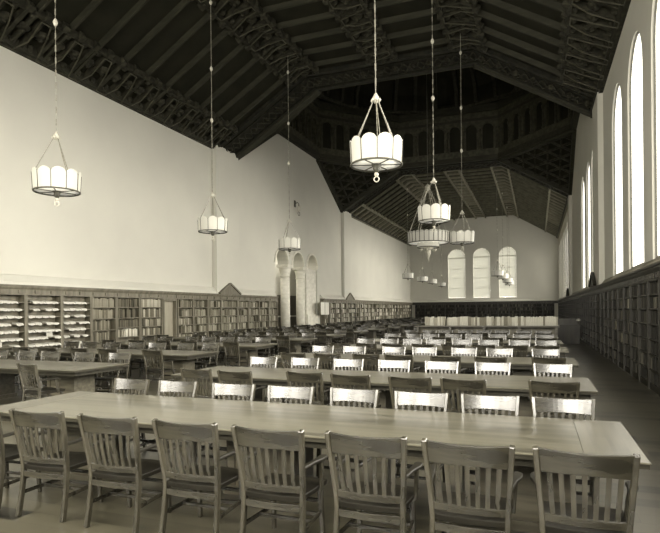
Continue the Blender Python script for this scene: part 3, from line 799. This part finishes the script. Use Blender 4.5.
# plain-wall row
LFAR = {1: [-13.2, -12.3, -11.40, -10.62, -9.60, -8.62], 2: [-13.68, -12.94, -12.05, -11.14, -10.35, -9.46, -8.6], 3: [-13.6, -12.8, -11.7, -10.95, -10.2, -9.5, -8.75]}
LNEAR = {1: [(-13.3, 0), (-11.6, 0), (-10.3, 0), (-8.4, -.05)], 2: [(-12.9, 0), (-12, 0), (-10.9, 0), (-10.0, 0), (-8.52, -.12)], 3: [(-13.2, 0), (-12.1, 0), (-11, 0), (-10.1, 0), (-8.42, -.2)]}
LY = TY[1:] + [25.3, 28.8, 32.3, 35.8, 39.3, 43.0, 47.0, 51.0, 55.0, 59.0]
for n, y0 in enumerate(LY):
    i = n + 1; y1 = y0 + 1.46; full = i < 5; xl, xr = -14.3, -8.08
    table(xl, xr, y0, y1, i < 3, 'long oak reading table, %s back in the plain-wall row' % ORD[n], 'long reading tables')
    if i in LNEAR: nr = LNEAR[i]
    elif i < 9: nr = [(-13.7 + .86 * k + ji(.08), ji(.08)) for k in range(7) if random.random() < .85]
    else: nr = [(-13.4 + 1.15 * k + ji(.08), ji(.08)) for k in range(5)]
    for j, (x, dy) in enumerate(sorted(nr, key=lambda t: -t[0])):
        put_chair(x, y0 - .32 + dy, ji(.12) - (.12 if x > -8.7 else 0), full, 'slat-backed armchair %s from the aisle end, near side of the %s plain-wall table' % (ORD[j], ORD[n]), G)
    if i in LFAR: fr = LFAR[i]
    elif i < 9: fr = [-13.7 + .86 * k + ji(.08) for k in range(7)]
    else: fr = [-13.4 + 1.15 * k + ji(.08) for k in range(5)]
    for j, x in enumerate(sorted(fr, reverse=True)):
        put_chair(x, y1 + .0 + ji(.04), PI + ji(.1), full, 'slat-backed armchair %s from the aisle end, far side of the %s plain-wall table' % (ORD[j], ORD[n]), G)
# tables of the far hall on the window side
for n, y0 in enumerate((47.5, 52.0, 57.0)):
    table(-5.9, .7, y0, y0 + 1.46, False, 'long reading table beyond the crossing, %s past the volume counter' % ORD[n], 'long reading tables')

# ------------------------------------------------------------------ counter with a row of standing volumes
r = empty('volume_counter', (-2.15, 25.0, 0)); tag(r, 'long oak counter carrying a row of pale bound volumes', 'counter')
b = MB(); b.box(-3.1, 3.03, -.5, .5, 1.03, 1.10); b.build('counter_top', 'table_edge_wood', r, .006)
b = MB(); b.box(-2.95, 2.9, -.05, .05, .12, 1.03); b.build('divider_panel', 'case_wood', r)
b = MB(); b.box(-2.95, 2.9, -.42, .42, .42, .46); b.build('lower_shelf', 'case_wood', r)
for k in range(5):
    for s in (-1, 1):
        b = MB(); x = -2.95 + 5.85 * k / 4; b.box(x - .05, x + .05, s * .42 - .05, s * .42 + .05, 0, 1.03); b.build('leg', 'table_edge_wood', r)
b = MB(); b.box(-2.7, 2.95, .0, .04, 1.10, 1.40); b.build('book_rest', 'case_wood', r)
x = -4.80; n = 0
for g in range(200):
    t = random.choice((.06, .08, .10, .12))
    if random.random() < .05: x += .08
    if x + t > .86: break
    mt = random.choice(('book_cream', 'book_pale', 'book_cream', 'book_cream', 'book_grey') if x > -3 else ('book_cream', 'book_cream', 'book_pale'))
    o = book_proto(t - .006, random.choice((.36, .38, .40)), mt); n += 1
    o.location = (x, 24.72, 1.1005); o.rotation_euler = (0, (.12 if n == 33 else 0), 0)
    if n == 33: o.location.z += .0
    o.name = 'bound_volume'
    tag(o, '%s bound volume, %s along the counter from the plain-wall end' % (tone_word[mt], ORD[n - 1]), 'book', 'bound volumes standing on the long counter')
    x += t

# dark desk in the window aisle, with a small lamp-like white object
r = empty('side_desk', (1.45, 31.0, 0)); tag(r, 'dark desk in the window aisle past the volume counter', 'desk')
b = MB(); b.box(-.62, .62, -.7, .7, .95, 1.0); b.build('desk_top', 'dark_case_wood', r)
b = MB(); b.box(-.58, .58, -.64, .64, .0, .95); b.build('desk_body', 'dark_case_wood', r)
b = MB(); b.box(-.5, .5, -.3, .3, 1.0, 1.28); b.build('pigeonhole_rack', 'dark_case_wood', r)
r = empty('desk_lamp', (1.98, 30.6, 1.0)); tag(r, 'small white-shaded lamp on the dark aisle desk', 'lamp')
b = MB(); b.lathe([(.06, 0), (.06, .015), (.012, .03), (.012, .2)], n=12); b.build('lamp_base', 'iron', r)
b = MB(); b.lathe([(.11, .17), (.10, .22), (.05, .29), (.04, .29)], n=12); b.build('lamp_shade', 'paper', r)

# notice board by the arches
r = empty('notice_board', (XL + .42, 38.8, 0)); tag(r, 'white double notice board standing beside the third arch', 'notice board')
b = MB(); b.box(-.02, .02, -.9, .9, 1.5, 2.45); b.build('panel', 'white_trim', r)
b = MB()
for y in (-.9, 0, .9): b.box(-.03, .03, y - .03, y + .03, 0, 2.5)
b.box(-.03, .03, -.9, .9, 2.44, 2.5); b.build('stand', 'case_wood', r)

# wall lantern on the crossing wall
r = empty('wall_lantern', (XL, 34.35, 8.9)); tag(r, 'small iron bracket lantern high on the pale wall above the arches', 'wall lamp')
b = MB(); b.box(.001, .05, -.12, .12, .1, .55); b.build('wall_plate', 'iron', r)
b = MB(); b.tube([(.05, 0, .3), (.2, 0, .42), (.32, 0, .3), (.32, 0, .15)], .025, 6); b.build('bracket', 'iron', r)
b = MB(); b.lathe([(.05, .15), (.13, .08), (.13, -.18), (.05, -.26)], (.32, 0, 0), 8, False); b.build('lantern_body', 'chain_metal', r)
b = MB(); b.tube([(.32, .16 * math.cos(2 * PI * i / 12), -.38 + .14 * math.sin(2 * PI * i / 12)) for i in range(12)], .02, 5, closed=True, up=(1, 0, 0)); b.build('ring', 'iron', r)

# volumes, papers and boxes that stand out on the window-side shelves
def loose(side, y, z, w, h, mat, lab, name='file_box'):
    x0 = FR + .015 if side == 'R' else FL - .19
    b = MB(); b.box(0, .17, 0, w, 0, h); o = b.build(name, mat, bevel=.004); o.location = (x0, y, z + .002)
    tag(o, lab, 'box', None)
def nearest_bay(y, w):   # keep clear of the uprights
    return y
loose('R', 16.75, 1.82, .42, .26, 'book_pale', 'pale file box on the second shelf below the windows')
loose('R', 18.1, .80, .4, .28, 'book_grey', 'grey file box low on the window-side shelves')
loose('R', 19.35, 1.14, .45, .28, 'book_grey', 'grey file box at middle height on the window-side shelves')

# ------------------------------------------------------------------ chandeliers
def shade_mesh(R, z0, z1, n, flare=1.04, lob=.10):
    """ring of panels with scalloped tops"""
    b = MB(); m_ = 6
    for k in range(n):
        V = []; F = []
        for i in range(m_ + 1):
            u = i / m_; a = 2 * PI * (k + u) / n
            zt = z1 - lob + lob * math.sin(PI * min(1, max(0, u))) ** .6
            for r, z in ((R, z0), (R * flare, zt), (R * flare - .02, zt), (R - .02, z0)): V.append((r * math.cos(a), r * math.sin(a), z))
        for i in range(m_):
            for t in range(4): F.append((i * 4 + t, i * 4 + (t + 1) % 4, (i + 1) * 4 + (t + 1) % 4, (i + 1) * 4 + t))
        F += [(0, 1, 2, 3), tuple(m_ * 4 + t for t in (3, 2, 1, 0))]
        b.add(V, F)
    return b
def chandelier(rods=3):
    r = empty('chandelier')      # origin at the rim plane
    R = .485
    shd = shade_mesh(R, .02, .47, 10).build('shade', 'alabaster', r)
    b = MB(); circ = lambda rr, z, n=30: [(rr * math.cos(2 * PI * i / n), rr * math.sin(2 * PI * i / n), z) for i in range(n)]
    b.tube(circ(R, 0), .018, 6, closed=True); b.build('rim', 'iron', r)
    for k in range(10):
        b = MB(); a = 2 * PI * k / 10; b.bar((R * 1.01 * math.cos(a), R * 1.01 * math.sin(a), 0), (R * 1.05 * math.cos(a), R * 1.05 * math.sin(a), .40), .014, .014, up=(math.cos(a), math.sin(a), 0)); b.build('shade_rib', 'iron', shd)
    b = MB()
    for k in range(3): a = PI * k / 3 + .3; b.bar((-R * math.cos(a), -R * math.sin(a), .0), (R * math.cos(a), R * math.sin(a), 0), .016, .016)
    b.build('spokes', 'iron', r)
    b = MB(); b.lathe([(R - .03, .012), (R - .04, .05), (.02, .05), (.02, .012)], n=30); b.build('diffuser', 'alabaster_dim', r)
    b = MB(); b.lathe([(.02, .04), (.09, .03), (.10, 0), (.06, -.04), (.07, -.07), (.05, -.12), (.03, -.14)], n=16); b.build('boss', 'iron', r)
    b = MB(); b.lathe([(.012, -.13), (.04, -.16), (.045, -.19), (.015, -.22)], n=12)
    b.tube([(.05 * math.cos(2 * PI * i / 12), 0, -.27 + .05 * math.sin(2 * PI * i / 12)) for i in range(12)], .012, 5, closed=True, up=(0, 1, 0)); b.build('finial', 'chain_metal', r)
    for k in range(rods):
        a = 2 * PI * k / rods + .9; b = MB()
        for da in (-.05, .05): b.bar((R * 1.03 * math.cos(a + da), R * 1.03 * math.sin(a + da), .36), (.05 * math.cos(a), .05 * math.sin(a), 1.24), .014, .014)
        b.build('rod', 'chain_link', r)
    b = MB(); b.lathe([(.02, 1.18), (.045, 1.20), (.065, 1.25), (.06, 1.29), (.035, 1.34), (.015, 1.37)], n=14)
    for i in range(6): a = PI * i / 3; b.lathe([(.01, 0), (.03, .03), (.01, .07)], (.075 * math.cos(a), .075 * math.sin(a), 1.2), 6)
    b.build('hub', 'chain_metal', r)
    b = MB(); z = 1.37; k = 0; top = ZF - .12 - 4.6
    while z < top:
        up = (0, 1, 0); ca = (k % 2) * PI / 2
        b.bar((-.010, 0, z) if k % 2 else (0, -.010, z), (-.010, 0, z + .15) if k % 2 else (0, -.010, z + .15), .008, .008)
        b.bar((.010, 0, z) if k % 2 else (0, .010, z), (.010, 0, z + .15) if k % 2 else (0, .010, z + .15), .008, .008)
        z += .14; k += 1
    b.bar((0, 0, 1.3), (0, 0, top + .1), .009, .009)
    b.build('chain', 'chain_link', r)
    for zz in (3.86, 5.65, 7.95):
        b = MB(); b.lathe([(.015, -.09), (.04, -.05), (.055, 0), (.04, .05), (.015, .09)], (0, 0, zz), 12); b.build('chain_ball', 'chain_metal', r)
    return r
ch = chandelier(3); ch6 = None
spots = [(-2.84, 10.0, 'W'), (-3.0, 17.1, 'W'), (-2.9, 23.2, 'W'), (-10.22, 9.4, 'P'), (-10.5, 16.2, 'P'), (-10.38, 22.2, 'P')]
far = [(-10.7, 47.6, 'P'), (-10.55, 53.3, 'P'), (-10.5, 58.4, 'P'), (-10.8, 66.5, 'P'), (-3.1, 47.9, 'W'), (-2.95, 53.0, 'W'), (-2.9, 60.6, 'W'), (-3.0, 66.8, 'W')]
labs = ['scalloped white drum chandelier hanging nearest, large against the dark roof', 'scalloped drum chandelier just above the great ring chandelier', 'scalloped drum chandelier beside the end-wall windows, third of the window-side line',
        'panelled drum chandelier hanging alone against the plain wall, largest on that side', 'drum chandelier hanging in front of the wall pilaster', 'drum chandelier hanging over the three arches']
for i, (x, y, s) in enumerate(spots + far):
    o = ch if i == 0 else copy_tree(ch)
    o.location = (x, y, 4.6); o.rotation_euler.z = .3 * i
    lab = labs[i] if i < 6 else 'tiny distant drum chandelier, %s beyond the crossing in the %s line' % (ORD[(i - 6) % 4], 'window-side' if s == 'W' else 'plain-wall')
    tag(o, lab, 'chandelier', 'drum chandeliers')
# great ring chandelier under the octagon
r = empty('ring_chandelier', (WC, 35.3, 6.15)); tag(r, 'wide two-tier ring chandelier hanging under the octagon', 'chandelier')
shd = shade_mesh(1.30, .02, .70, 28, 1.02, .08).build('shade', 'alabaster', r)
for k in range(28):
    a = 2 * PI * k / 28; b = MB(); b.bar((1.31 * math.cos(a), 1.31 * math.sin(a), 0), (1.335 * math.cos(a), 1.335 * math.sin(a), .64), .035, .03, up=(math.cos(a), math.sin(a), 0)); b.build('shade_rib', 'iron', shd)
b = MB()
for rr, z, t in ((1.30, 0, .035), (1.31, .62, .02), (.70, -.28, .03)): b.tube([(rr * math.cos(2 * PI * i / 40), rr * math.sin(2 * PI * i / 40), z) for i in range(40)], t, 6, closed=True)
b.build('rim', 'iron', r)
b = MB(); b.lathe([(1.25, .0), (1.2, .04), (.02, .04), (.02, .0)], n=40); b.build('diffuser', 'alabaster_dim', r)
shade_mesh(.70, -.26, .0, 14, 1.02, .04).build('lower_shade', 'alabaster', r)
b = MB(); b.lathe([(.3, -.26), (.32, -.34), (.16, -.45), (.18, -.6), (.10, -.85), (.05, -1.0), (.02, -1.2)], n=16)
for i in range(8): a = PI * i / 4; b.lathe([(.02, .08), (.06, 0), (.02, -.08)], (.5 * math.cos(a), .5 * math.sin(a), -.45), 8)
b.build('finial', 'chain_metal', r)
for k in range(6):
    a = 2 * PI * k / 6 + .3; b = MB(); b.bar((1.25 * math.cos(a), 1.25 * math.sin(a), .6), (.12 * math.cos(a), .12 * math.sin(a), 3.6), .03, .03); b.build('rod', 'chain_metal', r)
b = MB(); b.lathe([(.03, 3.4), (.15, 3.5), (.18, 3.65), (.03, 3.85)], n=12); b.build('hub', 'chain_metal', r)
b = MB(); b.bar((0, 0, 3.8), (0, 0, 15.9), .03, .03); b.build('chain', 'iron', r)

# ------------------------------------------------------------------ light
w = bpy.data.worlds.new('World'); bpy.context.scene.world = w; w.use_nodes = True
bg = w.node_tree.nodes['Background']; bg.inputs['Color'].default_value = (1.0, .948, .838, 1); bg.inputs['Strength'].default_value = 2.6
def sun(name, direction, strength, angle):
    l = bpy.data.lights.new(name, 'SUN'); l.energy = strength; l.angle = angle; l.color = (1, .948, .838)
    o = bpy.data.objects.new(name, l); C.objects.link(o); o.rotation_euler = Vector(direction).to_track_quat('-Z', 'Y').to_euler()
sun('bright_sky_window_side', (-1, -.30, -.62), 26.0, math.radians(84))
# daylight outside the unseen windows behind the camera, the last one added
for x0, x1 in WIN_F:
    l = bpy.data.lights.new('daylight', 'AREA'); l.shape = 'RECTANGLE'; l.size = 3.0; l.size_y = 7; l.spread = math.radians(115); l.energy = 760; l.color = (1, .948, .838)
    o = bpy.data.objects.new('daylight', l); C.objects.link(o); o.location = ((x0 + x1) / 2, Y0 - 1.4, 6.6)
    o.rotation_euler = Vector((0, 1, -.32)).to_track_quat('-Z', 'Z').to_euler()

for y in (32.5, 36.0):
    l = bpy.data.lights.new('gallery_fill', 'AREA'); l.size = 1.2; l.energy = 70; l.color = (1, .948, .838)  # added fill light that brightens the gallery; stands for no visible lamp
    o = bpy.data.objects.new('gallery_fill', l); C.objects.link(o); o.location = (XL - 1.5, y, 6.9)
# ------------------------------------------------------------------ camera
cd = bpy.data.cameras.new('Camera'); cam = bpy.data.objects.new('Camera', cd); C.objects.link(cam)
cd.sensor_fit = 'HORIZONTAL'; cd.sensor_width = 36; cd.lens = 543.81 / 660 * 36
cd.shift_x = -2.36 / 660; cd.shift_y = 43.6 / 660; cd.clip_end = 300; cd.clip_start = .05
cam.location = (0, 0, 1.845); cam.rotation_mode = 'XYZ'
cam.rotation_euler = (PI / 2, math.radians(.537), math.radians(20.626))
sc = bpy.context.scene; sc.camera = cam
sc.view_settings.view_transform = 'Standard'; sc.view_settings.look = 'None'; sc.view_settings.gamma = 1; sc.view_settings.use_curve_mapping = False
sc.view_settings.exposure = .2
sc.cycles.use_denoising = True; sc.cycles.max_bounces = 8; sc.cycles.diffuse_bounces = 5; sc.cycles.sample_clamp_indirect = 4
print('chairs', nchair, 'books', nb, 'mags', nmag, 'objects', len(bpy.data.objects), 'volumes', n)
